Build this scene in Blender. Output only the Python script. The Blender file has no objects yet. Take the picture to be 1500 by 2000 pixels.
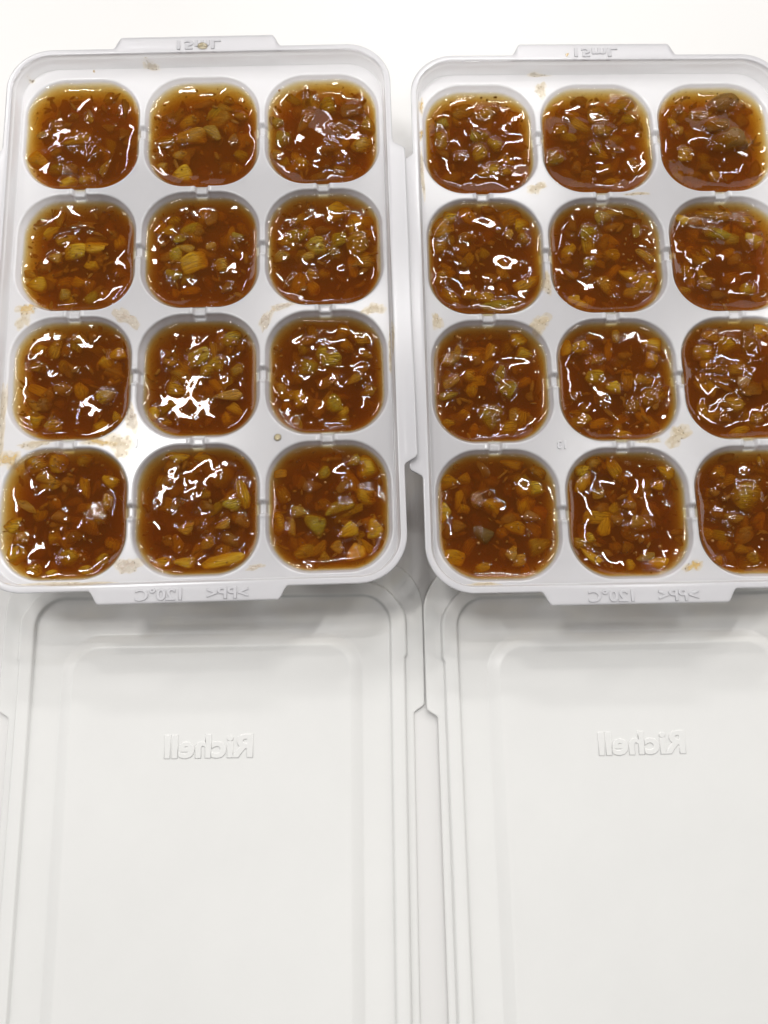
import bpy, bmesh, math, random
import numpy as np
from mathutils import Vector, Matrix
from mathutils.geometry import delaunay_2d_cdt
from mathutils import noise as mnoise

random.seed(7)
rng = np.random.default_rng(7)
MM = 0.001
sc = bpy.context.scene
col = sc.collection
PI = math.pi
TABLE = -19.0            # mm; z = 0 is the web (divider) plane of the trays

# ------------------------------------------------------------------ camera
cam = bpy.data.cameras.new("camera")
cam.sensor_fit = 'VERTICAL'; cam.sensor_height = 36.0; cam.sensor_width = 27.0
cam.lens = 36.0 * 1600.0 / 2000.0
cam.clip_start = 0.01; cam.clip_end = 20.0
camo = bpy.data.objects.new("camera", cam); col.objects.link(camo)
Rm = Matrix.Rotation(0.20338, 4, 'X') @ Matrix.Rotation(-0.01679, 4, 'Y')
camo.matrix_world = Matrix.Translation((0, 0, 0.21326)) @ Rm
sc.camera = camo

# ------------------------------------------------------------------ world: plain dim room
w = bpy.data.worlds.new("World"); sc.world = w; w.use_nodes = True
bg = w.node_tree.nodes["Background"]
bg.inputs[0].default_value = (1.0, 0.985, 0.96, 1); bg.inputs[1].default_value = 0.17

# ------------------------------------------------------------------ lamps: ceiling tubes, plus added glint tubes and soft fill panels
def area(name, loc, target, sx, sy, power, color=(1, 1, 1)):
    l = bpy.data.lights.new(name, 'AREA'); l.shape = 'RECTANGLE'; l.size = sx; l.size_y = sy
    l.energy = power; l.color = color
    o = bpy.data.objects.new(name, l); col.objects.link(o)
    o.location = loc
    o.rotation_euler = (Vector(target) - Vector(loc)).to_track_quat('-Z', 'Y').to_euler()
    return o
T0 = (0, 0.07, 0)
area("ceiling_and_added_tube", (-0.42, 0.36, 1.20), T0, 0.27, 0.014, 2.6, (1.0, 0.985, 0.97))
area("ceiling_and_added_tube.001", (-0.42, 0.40, 1.20), T0, 0.27, 0.014, 2.6, (1.0, 0.985, 0.97))
area("ceiling_and_added_tube.002", (0.72, 0.62, 1.20), T0, 0.03, 0.32, 2.0, (1.0, 0.97, 0.94))
area("ceiling_and_added_tube.003", (-0.80, 1.05, 1.10), T0, 0.40, 0.06, 4.5, (1.0, 0.98, 0.96))
area("ceiling_and_added_tube.004", (0.15, 1.35, 1.05), T0, 0.50, 0.07, 4.5, (1.0, 0.985, 0.97))
area("ceiling_and_added_tube.005", (0.05, -0.50, 1.25), T0, 0.42, 0.03, 1.4, (1.0, 0.98, 0.96))
area("ceiling_and_added_tube.006", (0.22, 0.95, 1.20), T0, 0.28, 0.024, 3.0, (1.0, 0.985, 0.97))  # added tube, no known fixture: spreads glints to more compartments
area("ceiling_and_added_tube.009", (-0.05, 0.66, 1.20), T0, 0.26, 0.016, 2.4, (1.0, 0.985, 0.97))  # extra tube put in to reflect in the left tray's middle compartments
area("ceiling_and_added_tube.010", (0.46, 0.34, 1.20), T0, 0.22, 0.016, 1.8, (1.0, 0.985, 0.97))  # extra tube put in for highlights on the right tray's sauce
area("ceiling_and_added_tube.007", (1.20, 1.00, 1.00), T0, 0.06, 0.40, 4.0, (1.0, 0.97, 0.94))  # added lamp at right, one more direction for small highlights
area("ceiling_and_added_tube.008", (-1.20, 0.10, 1.00), T0, 0.06, 0.40, 2.6, (1.0, 0.98, 0.98))  # added lamp at left, scatters further highlights over the sauce
area("added_soft_panel", (0.25, 1.20, 0.70), T0, 1.2, 0.45, 2.6, (1.0, 0.985, 0.96))  # added soft panel, no window: brightness falls off towards the lids
area("added_soft_panel.001", (-2.0, 0.8, 0.9), T0, 1.2, 0.6, 7.5, (1.0, 0.985, 0.965))  # unseen soft panel added at left as low-angle fill
area("added_soft_panel.002", (2.0, 0.6, 0.9), T0, 1.2, 0.6, 8.0, (1.0, 0.98, 0.95))  # matching panel added at right, fill that flat sauce does not mirror

# ------------------------------------------------------------------ render look
sc.view_settings.view_transform = 'Standard'; sc.view_settings.look = 'None'
sc.view_settings.exposure = -0.20; sc.view_settings.gamma = 1.0
cy = sc.cycles
cy.use_denoising = True
cy.max_bounces = 14; cy.diffuse_bounces = 5; cy.glossy_bounces = 4; cy.transmission_bounces = 8
cy.transparent_max_bounces = 24; cy.volume_bounces = 6
cy.caustics_reflective = False; cy.caustics_refractive = False
cy.sample_clamp_indirect = 6.0

# ------------------------------------------------------------------ materials
def mat(name):
    m = bpy.data.materials.new(name); m.use_nodes = True
    nt = m.node_tree; nt.nodes.clear()
    out = nt.nodes.new("ShaderNodeOutputMaterial")
    return m, nt, out
def N(nt, t, **kw):
    n = nt.nodes.new(t)
    for k, v in kw.items():
        if k in n.inputs.keys() if hasattr(n.inputs, 'keys') else False: n.inputs[k].default_value = v
        else: setattr(n, k, v)
    return n
def noise(nt, scale, detail=3.0, rough=0.55, coord='Object'):
    tc = nt.nodes.new("ShaderNodeTexCoord")
    n = nt.nodes.new("ShaderNodeTexNoise"); n.inputs['Scale'].default_value = scale
    n.inputs['Detail'].default_value = detail; n.inputs['Roughness'].default_value = rough
    nt.links.new(tc.outputs[coord], n.inputs['Vector'])
    return n
def ramp(nt, src, stops):
    r = nt.nodes.new("ShaderNodeValToRGB")
    e = r.color_ramp.elements
    while len(e) < len(stops): e.new(0.5)
    for i, (p, c) in enumerate(stops):
        e[i].position = p; e[i].color = (*c, 1) if len(c) == 3 else c
    nt.links.new(src, r.inputs[0])
    return r
def bump(nt, src, strength, dist):
    b = nt.nodes.new("ShaderNodeBump"); b.inputs['Strength'].default_value = strength
    b.inputs['Distance'].default_value = dist
    nt.links.new(src, b.inputs['Height'])
    return b

def plastic(name, color, transp, transl, rough, grain=0.00002, spec=0.5):
    """milky polypropylene: part see-through, part light-diffusing, satin gloss"""
    m, nt, out = mat(name)
    L = nt.links.new
    n = noise(nt, 2600, 2)
    b = bump(nt, n.outputs[0], 0.35, grain)
    d = N(nt, "ShaderNodeBsdfDiffuse"); d.inputs[0].default_value = (*color, 1)
    t = N(nt, "ShaderNodeBsdfTranslucent"); t.inputs[0].default_value = (*color, 1)
    nb = noise(nt, 38, 5, 0.65)
    rb = ramp(nt, nb.outputs[0], [(0.3, tuple(c * 0.972 for c in color)), (0.7, color)])
    L(rb.outputs[0], d.inputs[0]); L(rb.outputs[0], t.inputs[0])
    mx = N(nt, "ShaderNodeMixShader"); mx.inputs[0].default_value = transl
    L(d.outputs[0], mx.inputs[1]); L(t.outputs[0], mx.inputs[2])
    tr = N(nt, "ShaderNodeBsdfTransparent"); tr.inputs[0].default_value = (0.97, 0.97, 0.98, 1)
    mx2 = N(nt, "ShaderNodeMixShader"); mx2.inputs[0].default_value = transp
    L(mx.outputs[0], mx2.inputs[1]); L(tr.outputs[0], mx2.inputs[2])
    g = N(nt, "ShaderNodeBsdfGlossy"); g.inputs['Roughness'].default_value = rough
    g.inputs[0].default_value = (1, 1, 1, 1)
    fr = N(nt, "ShaderNodeFresnel"); fr.inputs['IOR'].default_value = 1.48
    for x in (d, g, fr): L(b.outputs[0], x.inputs['Normal'])
    mx3 = N(nt, "ShaderNodeMixShader")
    L(fr.outputs[0], mx3.inputs[0]); L(mx2.outputs[0], mx3.inputs[1]); L(g.outputs[0], mx3.inputs[2])
    L(mx3.outputs[0], out.inputs[0])
    return m
M_tray = plastic("tray_plastic", (0.97, 0.96, 0.99), 0.34, 0.34, 0.2)
M_lid = plastic("lid_plastic", (0.98, 0.98, 0.96), 0.12, 0.16, 0.36)

def table_mat():
    m, nt, out = mat("white_table"); L = nt.links.new
    p = N(nt, "ShaderNodeBsdfPrincipled")
    n = noise(nt, 9, 4)
    r = ramp(nt, n.outputs[0], [(0.3, (0.715, 0.708, 0.697)), (0.7, (0.735, 0.728, 0.717))])
    L(r.outputs[0], p.inputs['Base Color']); p.inputs['Roughness'].default_value = 0.42
    n2 = noise(nt, 1500, 2); b = bump(nt, n2.outputs[0], 0.15, 0.00003); L(b.outputs[0], p.inputs['Normal'])
    L(p.outputs[0], out.inputs[0]); return m
M_table = table_mat()

def sauce_mat():
    """clear-brown liquid: Fresnel gloss over a see-through skin, absorbing volume"""
    m, nt, out = mat("brown_sauce"); L = nt.links.new
    at = N(nt, "ShaderNodeAttribute"); at.attribute_name = "lump"
    n = noise(nt, 1500, 2, 0.5)
    b = bump(nt, n.outputs[0], 0.5, 0.0006)
    mul = N(nt, "ShaderNodeMath", operation='MULTIPLY_ADD')
    L(at.outputs['Fac'], mul.inputs[0]); mul.inputs[1].default_value = 0.09; mul.inputs[2].default_value = 0.004
    L(mul.outputs[0], b.inputs['Strength'])
    tr = N(nt, "ShaderNodeBsdfTransparent"); tr.inputs[0].default_value = (1, 1, 1, 1)
    g = N(nt, "ShaderNodeBsdfGlossy"); g.inputs['Roughness'].default_value = 0.03
    fr = N(nt, "ShaderNodeFresnel"); fr.inputs['IOR'].default_value = 1.42
    L(b.outputs[0], g.inputs['Normal']); L(b.outputs[0], fr.inputs['Normal'])
    # no inner mirror where the liquid wets the wall: gloss on the outward side only
    ge = N(nt, "ShaderNodeNewGeometry"); ib = N(nt, "ShaderNodeMath", operation='SUBTRACT'); ib.inputs[0].default_value = 1.0
    L(ge.outputs['Backfacing'], ib.inputs[1]); fm = N(nt, "ShaderNodeMath", operation='MULTIPLY')
    L(fr.outputs[0], fm.inputs[0]); L(ib.outputs[0], fm.inputs[1])
    mx = N(nt, "ShaderNodeMixShader")
    L(fm.outputs[0], mx.inputs[0]); L(tr.outputs[0], mx.inputs[1]); L(g.outputs[0], mx.inputs[2])
    L(mx.outputs[0], out.inputs['Surface'])
    va = N(nt, "ShaderNodeVolumeAbsorption")
    # extinction per metre = density * (1 - colour)
    va.inputs['Color'].default_value = (0.885, 0.69, 0.0, 1); va.inputs['Density'].default_value = 1300.0
    vs = N(nt, "ShaderNodeVolumeScatter")
    vs.inputs['Color'].default_value = (1.0, 0.52, 0.06, 1); vs.inputs['Density'].default_value = 170.0
    vs.inputs['Anisotropy'].default_value = 0.3
    ad = N(nt, "ShaderNodeAddShader"); L(va.outputs[0], ad.inputs[0]); L(vs.outputs[0], ad.inputs[1])
    L(ad.outputs[0], out.inputs['Volume'])
    return m
M_sauce = sauce_mat()

def chunk_mat(name, fixed=None):
    m, nt, out = mat(name); L = nt.links.new
    p = N(nt, "ShaderNodeBsdfPrincipled")
    oi = N(nt, "ShaderNodeObjectInfo")
    tc = N(nt, "ShaderNodeTexCoord"); mp = N(nt, "ShaderNodeMapping")
    L(tc.outputs['Object'], mp.inputs['Vector']); mp.inputs['Scale'].default_value = (900, 5200, 2500)   # cooked fibres run lengthwise
    L(oi.outputs['Random'], mp.inputs['Location'])
    n = nt.nodes.new("ShaderNodeTexNoise"); n.inputs['Scale'].default_value = 1.0; n.inputs['Detail'].default_value = 4; n.inputs['Roughness'].default_value = 0.6
    n.inputs['Distortion'].default_value = 0.8
    L(mp.outputs[0], n.inputs['Vector'])
    r = ramp(nt, n.outputs[0], [(0.30, (0.50, 0.44, 0.36)), (0.55, (0.95, 0.93, 0.9)), (0.75, (1.35, 1.35, 1.3))])
    mx = N(nt, "ShaderNodeMix", data_type='RGBA', blend_type='MULTIPLY'); mx.inputs[0].default_value = 1.0
    if fixed: mx.inputs[6].default_value = (*fixed, 1)
    else: L(oi.outputs['Color'], mx.inputs[6])
    L(r.outputs[0], mx.inputs[7])
    L(mx.outputs[2], p.inputs['Base Color'])
    p.inputs['Roughness'].default_value = 0.2; p.inputs['Specular IOR Level'].default_value = 0.12
    b = bump(nt, n.outputs[0], 0.5, 0.0003); L(b.outputs[0], p.inputs['Normal'])
    tl = N(nt, "ShaderNodeBsdfTranslucent"); L(mx.outputs[2], tl.inputs[0])
    ms = N(nt, "ShaderNodeMixShader"); ms.inputs[0].default_value = 0.25
    L(p.outputs[0], ms.inputs[1]); L(tl.outputs[0], ms.inputs[2])
    tp = N(nt, "ShaderNodeBsdfTransparent"); m2 = N(nt, "ShaderNodeMixShader"); m2.inputs[0].default_value = 0.40
    L(ms.outputs[0], m2.inputs[1]); L(tp.outputs[0], m2.inputs[2])
    L(m2.outputs[0], out.inputs[0]); return m
M_chunk = chunk_mat("cooked_onion")
M_pulp = chunk_mat("fine_pulp", (0.36, 0.165, 0.025))
M_seed = chunk_mat("pale_seed", (0.66, 0.40, 0.18))

def spice_mat():
    m, nt, out = mat("ground_spice"); p = N(nt, "ShaderNodeBsdfPrincipled")
    p.inputs['Base Color'].default_value = (0.03, 0.018, 0.01, 1); p.inputs['Roughness'].default_value = 0.6
    n = noise(nt, 3000, 2); r = ramp(nt, n.outputs[0], [(0.4, (0.015, 0.01, 0.006)), (0.6, (0.07, 0.035, 0.015))])
    nt.links.new(r.outputs[0], p.inputs['Base Color'])
    nt.links.new(p.outputs[0], out.inputs[0]); return m
M_spice = spice_mat()

def smear_mat(name, c1, c2, transp, bumpd, scale=1300):
    m, nt, out = mat(name); L = nt.links.new
    n = noise(nt, 500, 4, 0.6)
    r = ramp(nt, n.outputs[0], [(0.32, c1), (0.68, c2)])
    p = N(nt, "ShaderNodeBsdfPrincipled"); L(r.outputs[0], p.inputs['Base Color']); p.inputs['Roughness'].default_value = 0.07
    n2 = noise(nt, scale, 4, 0.65); b = bump(nt, n2.outputs[0], 0.7, bumpd); L(b.outputs[0], p.inputs['Normal'])
    tr = N(nt, "ShaderNodeBsdfTransparent"); tr.inputs[0].default_value = (1, 0.96, 0.88, 1)
    ms = N(nt, "ShaderNodeMixShader")
    n3 = noise(nt, 260, 3); r3 = ramp(nt, n3.outputs[0], [(0.35, (transp * 0.85,) * 3), (0.65, (min(1, transp * 1.15),) * 3)])
    at = N(nt, "ShaderNodeAttribute"); at.attribute_name = "cover"
    inv = N(nt, "ShaderNodeMath", operation='SUBTRACT'); inv.inputs[0].default_value = 1.0; L(at.outputs['Fac'], inv.inputs[1])
    mxm = N(nt, "ShaderNodeMath", operation='MAXIMUM'); L(inv.outputs[0], mxm.inputs[0]); L(r3.outputs[0], mxm.inputs[1])
    L(mxm.outputs[0], ms.inputs[0]); L(p.outputs[0], ms.inputs[1]); L(tr.outputs[0], ms.inputs[2])
    L(ms.outputs[0], out.inputs[0]); return m
M_smear = {
 'tan': smear_mat("tan_residue", (0.62, 0.45, 0.22), (0.78, 0.64, 0.40), 0.70, 0.0005),
 'frothy': smear_mat("frothy_residue", (0.60, 0.47, 0.36), (0.82, 0.74, 0.64), 0.62, 0.0010, 1500),
 'orange': smear_mat("orange_residue", (0.62, 0.36, 0.06), (0.80, 0.55, 0.15), 0.5, 0.0005),
}

# ------------------------------------------------------------------ helpers
def link(name, me, m=None, parent=None):
    o = bpy.data.objects.new(name, me); col.objects.link(o)
    if m: me.materials.append(m)
    if parent: o.parent = parent
    return o
def tag(o, label=None, cat=None, group=None, kind=None):
    if label: o['label'] = label
    if cat: o['category'] = cat
    if group: o['group'] = group
    if kind: o['kind'] = kind
    return o
def empty(name, loc=(0, 0, 0), rot=(0, 0, 0)):
    o = bpy.data.objects.new(name, None); col.objects.link(o)
    o.location = loc; o.rotation_euler = rot; o.empty_display_size = 0.01
    return o
def mesh(name, V, F, smooth=True):
    me = bpy.data.meshes.new(name)
    me.from_pydata([tuple(v) for v in (np.asarray(V) * MM).tolist()], [], [tuple(f) for f in F])
    me.update()
    if smooth: me.shade_smooth()
    return me
def rr(M, hw, hh, r, cx=0.0, cy=0.0):
    """4*M points round a rounded rectangle, counter-clockwise from the right side's lower end"""
    t = (np.arange(M) + 0.0) / M * 2 - 1
    pts = []
    for k, (a, b) in enumerate(((hh, hw), (hw, hh), (hh, hw), (hw, hh))):
        st = a - r; half = st + r * PI / 4
        s = np.abs(t) * half; sg = np.sign(t)
        ph = np.clip(s - st, 0, None) / r
        u = sg * np.where(s < st, s, st + r * np.sin(ph))
        v = np.where(s < st, b, b - r + r * np.cos(ph))
        if k == 0: P = np.stack([v, u], 1)
        elif k == 1: P = np.stack([-u, v], 1)
        elif k == 2: P = np.stack([-v, -u], 1)
        else: P = np.stack([u, -v], 1)
        pts.append(P)
    P = np.concatenate(pts); P[:, 0] += cx; P[:, 1] += cy
    return P
def loft(rings, base=0):
    n = len(rings[0]); F = []
    for k in range(len(rings) - 1):
        a, b = base + k * n, base + (k + 1) * n
        F += [(a + i, a + (i + 1) % n, b + (i + 1) % n, b + i) for i in range(n)]
    return F
def smooth(a, b, x):
    t = np.clip((x - a) / (b - a), 0, 1); return t * t * (3 - 2 * t)
def sdf_rr(x, y, hw, hh, r):
    qx = np.abs(x) - (hw - r); qy = np.abs(y) - (hh - r)
    return np.hypot(np.maximum(qx, 0), np.maximum(qy, 0)) + np.minimum(np.maximum(qx, qy), 0) - r
def vnoise(x, y, scale, seed):
    """smooth 2-D value noise in [-1, 1]"""
    g = np.random.default_rng(seed).uniform(-1, 1, (64, 64))
    X = x / scale + 31.37; Y = y / scale + 29.71
    i = np.floor(X).astype(int); j = np.floor(Y).astype(int)
    fx = X - i; fy = Y - j; fx = fx * fx * (3 - 2 * fx); fy = fy * fy * (3 - 2 * fy)
    i %= 63; j %= 63
    return (g[i, j] * (1 - fx) * (1 - fy) + g[i + 1, j] * fx * (1 - fy) + g[i, j + 1] * (1 - fx) * fy + g[i + 1, j + 1] * fx * fy)

# ------------------------------------------------------------------ the table
tb = mesh("table_top", [(-900, -900, TABLE), (900, -900, TABLE), (900, 900, TABLE), (-900, 900, TABLE),
                        (-900, -900, TABLE - 30), (900, -900, TABLE - 30), (900, 900, TABLE - 30), (-900, 900, TABLE - 30)],
          [(0, 1, 2, 3), (4, 7, 6, 5), (0, 4, 5, 1), (1, 5, 6, 2), (2, 6, 7, 3), (3, 7, 4, 0)], False)
tag(link("table_top", tb, M_table), "smooth white table top under the trays and lids", None, None, 'structure')

# ------------------------------------------------------------------ tray dimensions (mm, tray-local)
PX, PY = 35.0, 37.7
OC = 1.2                                  # the outline sits slightly up from the well grid
CX = [-PX, 0, PX]; CY = [1.5 * PY, 0.5 * PY, -0.5 * PY, -1.5 * PY]
DRAFT = 0.5; FR = 0.6
WHW, WHH, WR = 17.2, 18.35, 12.4          # a compartment's mouth at the web
def well_prof(z):
    """inset from the mouth outline at depth z (<0)"""
    z = np.asarray(z, float)
    f = FR - np.sqrt(np.clip(FR * FR - (FR - np.clip(-z, 0, FR)) ** 2, 0, None))   # rounded mouth
    return FR - f + np.clip(-z - FR, 0, None) * DRAFT
NOTCH = [(sx * PX / 2, cy, 'v') for sx in (-1, 1) for cy in CY] + [(cx, k * PY, 'h') for cx in CX for k in (-1, 0, 1)]
def notch_dz(x, y):
    dz = np.zeros_like(x)
    for nx, ny, o in NOTCH:
        al, ac = (y - ny, x - nx) if o == 'v' else (x - nx, y - ny)
        dz -= 1.25 * (1 - smooth(1.2, 2.0, np.abs(al))) * (1 - smooth(1.3, 1.9, np.abs(ac)))
        dz += 0.16 * np.exp(-((np.abs(al) - 2.35) / 0.35) ** 2) * (1 - smooth(1.0, 1.6, np.abs(ac)))
    return dz
def tray_z(x, y):
    """height of the tray's top surface, for things that cling to it"""
    d = -sdf_rr(x, y - OC, 55.3, 79.2, 12.7)
    z = np.interp(d, [0, 1.6, 1.8, 2.05, 2.45, 2.7], [5, 5, 4.1, 3.6, 0.4, 0])
    for cx in CX:
        for cy in CY:
            s = -sdf_rr(x - cx, y - cy, WHW, WHH, WR)
            s = np.clip(s, 0, 1.2)
            z = z - np.where(s < FR, FR - np.sqrt(np.clip(FR * FR - s ** 2, 0, None)), FR + (s - FR) / DRAFT) * (s > 0)
    return z + notch_dz(x, y)

def tabbed(P, tabs):
    """push outline points outwards where the outline has tabs: (side, a, b, depth)"""
    Q = P.copy()
    for side, a, b, dep in tabs:
        if side in 'TB':
            sg = 1 if side == 'T' else -1; near = (P[:, 1] * sg) > np.max(P[:, 1] * sg) - 0.5
            f = smooth(a - 1.3, a + 1.3, P[:, 0]) * (1 - smooth(b - 1.3, b + 1.3, P[:, 0]))
            Q[:, 1] += sg * dep * f * near
        else:
            sg = 1 if side == 'R' else -1; near = (P[:, 0] * sg) > np.max(P[:, 0] * sg) - 0.5
            f = smooth(a - 1.3, a + 1.3, P[:, 1]) * (1 - smooth(b - 1.3, b + 1.3, P[:, 1]))
            Q[:, 0] += sg * dep * f * near
    return Q
def ring3(P, z):
    return np.concatenate([P, np.full((len(P), 1), float(z))], 1) if np.isscalar(z) else np.concatenate([P, np.asarray(z)[:, None]], 1)

def build_tray_meshes():
    M = 220
    o = lambda ins, r=None: rr(M, 55.3 - ins, 79.2 - ins, max(12.7 - ins, 1), 0, OC)
    tabs = [('T', -23.9, 22.4, 3.7), ('B', -24.6, 23.3, 3.5), ('L', -46.0, 47.0, 3.5), ('R', -46.0, 47.0, 3.5)]
    rings = [ring3(tabbed(o(0.10), tabs), 3.9), ring3(tabbed(o(0), tabs), 4.1), ring3(tabbed(o(0), tabs), 4.85),
             ring3(tabbed(o(0.16), tabs), 5.0), ring3(tabbed(o(0.5), tabs), 5.0)]
    rings += [ring3(o(i), z) for i, z in ((0.7, 5.0), (1.35, 5.02), (1.6, 4.95), (1.7, 4.7), (1.78, 4.1), (1.86, 3.75),
                                          (2.02, 3.6), (2.12, 3.35), (2.38, 1.1), (2.44, 0.45), (2.54, 0.12), (2.66, 0.0), (2.75, 0.0))]
    rings = [ring3(tabbed(o(2.2), tabs) if False else o(2.2), 4.0)][:0] + rings
    # underside lip of the flange
    under = [ring3(o(1.4), 4.1)]
    rings = under + rings
    V = np.concatenate(rings); F = loft(rings)
    rim = mesh("rim", V, F)
    # web plate
    outer = o(2.75)
    mw = 96
    holes = [rr(mw, WHW + 0.06, WHH + 0.06, WR + 0.06, cx, cy) for cx in CX for cy in CY]
    pts = [Vector(p) for p in outer]; edges = [(i, (i + 1) % len(outer)) for i in range(len(outer))]
    for h in holes:
        b = len(pts); n = len(h); pts += [Vector(p) for p in h]
        edges += [(b + i, b + (i + 1) % n) for i in range(n)]
    for nx, ny, k in NOTCH:
        for a in np.arange(-3.2, 3.21, 0.22):
            for c in (-0.22, 0.22) if k == 'v' else (-0.5, -0.17, 0.17, 0.5):
                pts.append(Vector((nx + c, ny + a) if k == 'v' else (nx + a, ny + c)))
    # loose interior points keep the plate's triangles even
    gx, gy = np.meshgrid(np.arange(-50, 50, 2.1), np.arange(-72, 75, 2.1)); gx = gx.ravel() + 0.3; gy = gy.ravel()
    ok = -sdf_rr(gx, gy - OC, 52.55, 76.45, 9.95) > 1
    for cx in CX:
        for cy in CY: ok &= sdf_rr(gx - cx, gy - cy, WHW, WHH, WR) > 0.8
    pts += [Vector((a, b)) for a, b in zip(gx[ok], gy[ok])]
    vs, es, fs, _, _, _ = delaunay_2d_cdt(pts, edges, [], 0, 1e-5)
    vs = np.array([(v.x, v.y) for v in vs])
    fs = [f for f in fs]
    cen = np.array([vs[list(f)].mean(0) for f in fs])
    keep = -sdf_rr(cen[:, 0], cen[:, 1] - OC, 52.55, 76.45, 9.95) > 0
    for cx in CX:
        for cy in CY: keep &= sdf_rr(cen[:, 0] - cx, cen[:, 1] - cy, WHW + .06, WHH + .06, WR + .06) > -0.005
    fs = [f for f, k in zip(fs, keep) if k]
    web = mesh("web", np.concatenate([vs, notch_dz(vs[:, 0], vs[:, 1])[:, None]], 1), fs)
    # compartments: one mesh per place in the grid (their notches differ)
    prof = [(-0.06, 0.0), (0.0, 0.0)]
    for a in np.radians([12, 25, 38, 52, 66, 80]): prof.append((FR * math.sin(a), -FR + FR * math.cos(a)))
    for z in (-1.0, -1.5, -2, -3, -5, -8, -11): prof.append((FR + (-z - FR) * DRAFT, z))
    i0, z0 = FR + (11 - FR) * DRAFT, -11
    for k, (di, dz) in enumerate(((0.75, -1.4), (1.7, -2.8), (2.9, -4.0), (4.3, -4.9), (6.0, -5.5), (8.0, -5.75), (10.5, -5.8))): prof.append((i0 + di, z0 + dz))
    wells = {}
    for ci, cx in enumerate(CX):
        for ri, cy in enumerate(CY):
            rings = []
            for ins, z in prof:
                P = rr(mw, WHW - ins, WHH - ins, max(WR - ins, 0.6))
                rings.append(ring3(P, z + notch_dz(P[:, 0] + cx, P[:, 1] + cy)))
            V = np.concatenate(rings); F = loft(rings)
            n = 4 * mw; b = (len(rings) - 1) * n
            F.append(tuple(b + i for i in range(n)))
            F = [f[::-1] for f in F]
            wells[(ri, ci)] = mesh("compartment", V, [f[::-1] for f in F])
    return rim, web, wells
RIM, WEB, WELLS = build_tray_meshes()

def text_mesh(s, height, depth, flipx=False, flipy=False, fat=0.0, spacing=1.0, width=None, slant=0.0):
    cu = bpy.data.curves.new("lettering", 'FONT'); cu.body = s
    cu.size = 1.0; cu.align_x = 'CENTER'; cu.align_y = 'CENTER'; cu.extrude = 0.02; cu.resolution_u = 3
    cu.space_character = spacing; cu.offset = fat; cu.bevel_depth = 0.022; cu.bevel_resolution = 1
    o = bpy.data.objects.new("t", cu); col.objects.link(o)
    dg = bpy.context.evaluated_depsgraph_get(); dg.update()
    me = bpy.data.meshes.new_from_object(o.evaluated_get(dg))
    bpy.data.objects.remove(o); bpy.data.curves.remove(cu)
    n = len(me.vertices); v = np.zeros(n * 3); me.vertices.foreach_get('co', v); v = v.reshape(-1, 3)
    v[:, 0] -= (v[:, 0].max() + v[:, 0].min()) / 2; v[:, 1] -= (v[:, 1].max() + v[:, 1].min()) / 2
    sy = height / (v[:, 1].max() - v[:, 1].min())
    sx = sy if width is None else width / (v[:, 0].max() - v[:, 0].min())
    zr = v[:, 2].max() - v[:, 2].min()
    v[:, 2] = (v[:, 2] - v[:, 2].min()) / zr * depth - depth * 0.25
    v[:, 0] *= sx; v[:, 1] *= sy; v[:, 0] += slant * v[:, 1]
    flip = False
    if flipx: v[:, 0] *= -1; flip = not flip
    if flipy: v[:, 1] *= -1; flip = not flip
    me.vertices.foreach_set('co', (v * MM).ravel()); me.update()
    if flip: me.flip_normals()
    me.name = "lettering"
    return me

def make_tray(loc, rot, label, number, nloc):
    t = empty("freezer_tray", loc, rot)
    tag(t, label, "freezer tray", "filled freezer trays side by side")
    link("rim", RIM, M_tray if not RIM.materials else None, t)
    link("divider_web", WEB, M_tray if not WEB.materials else None, t)
    for ri in range(4):
        for ci in range(3):
            me = WELLS[(ri, ci)]
            o = link("compartment", me, M_tray if not me.materials else None, t)
            o.location = (CX[ci] * MM, CY[ri] * MM, 0)
    a = link("embossed_lettering", TXT_PP, M_tray if not TXT_PP.materials else None, t); a.location = (0.3 * MM, -79.3 * MM, 5.0 * MM)
    b = link("embossed_lettering", TXT_ML, M_tray if not TXT_ML.materials else None, t); b.location = (-0.2 * MM, 81.1 * MM, 5.0 * MM)
    c = link("embossed_number", text_mesh(number, 2.4, 0.4, flipx=True, fat=0.01), M_tray, t); c.location = (nloc[0] * MM, nloc[1] * MM, 0)
    return t
TXT_PP = text_mesh(">PP<    120°C", 3.3, 0.36, flipx=True, fat=0.012, width=28.5)
TXT_ML = text_mesh("15mL", 3.0, 0.3, flipy=True, fat=0.01, width=12.8)
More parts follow.
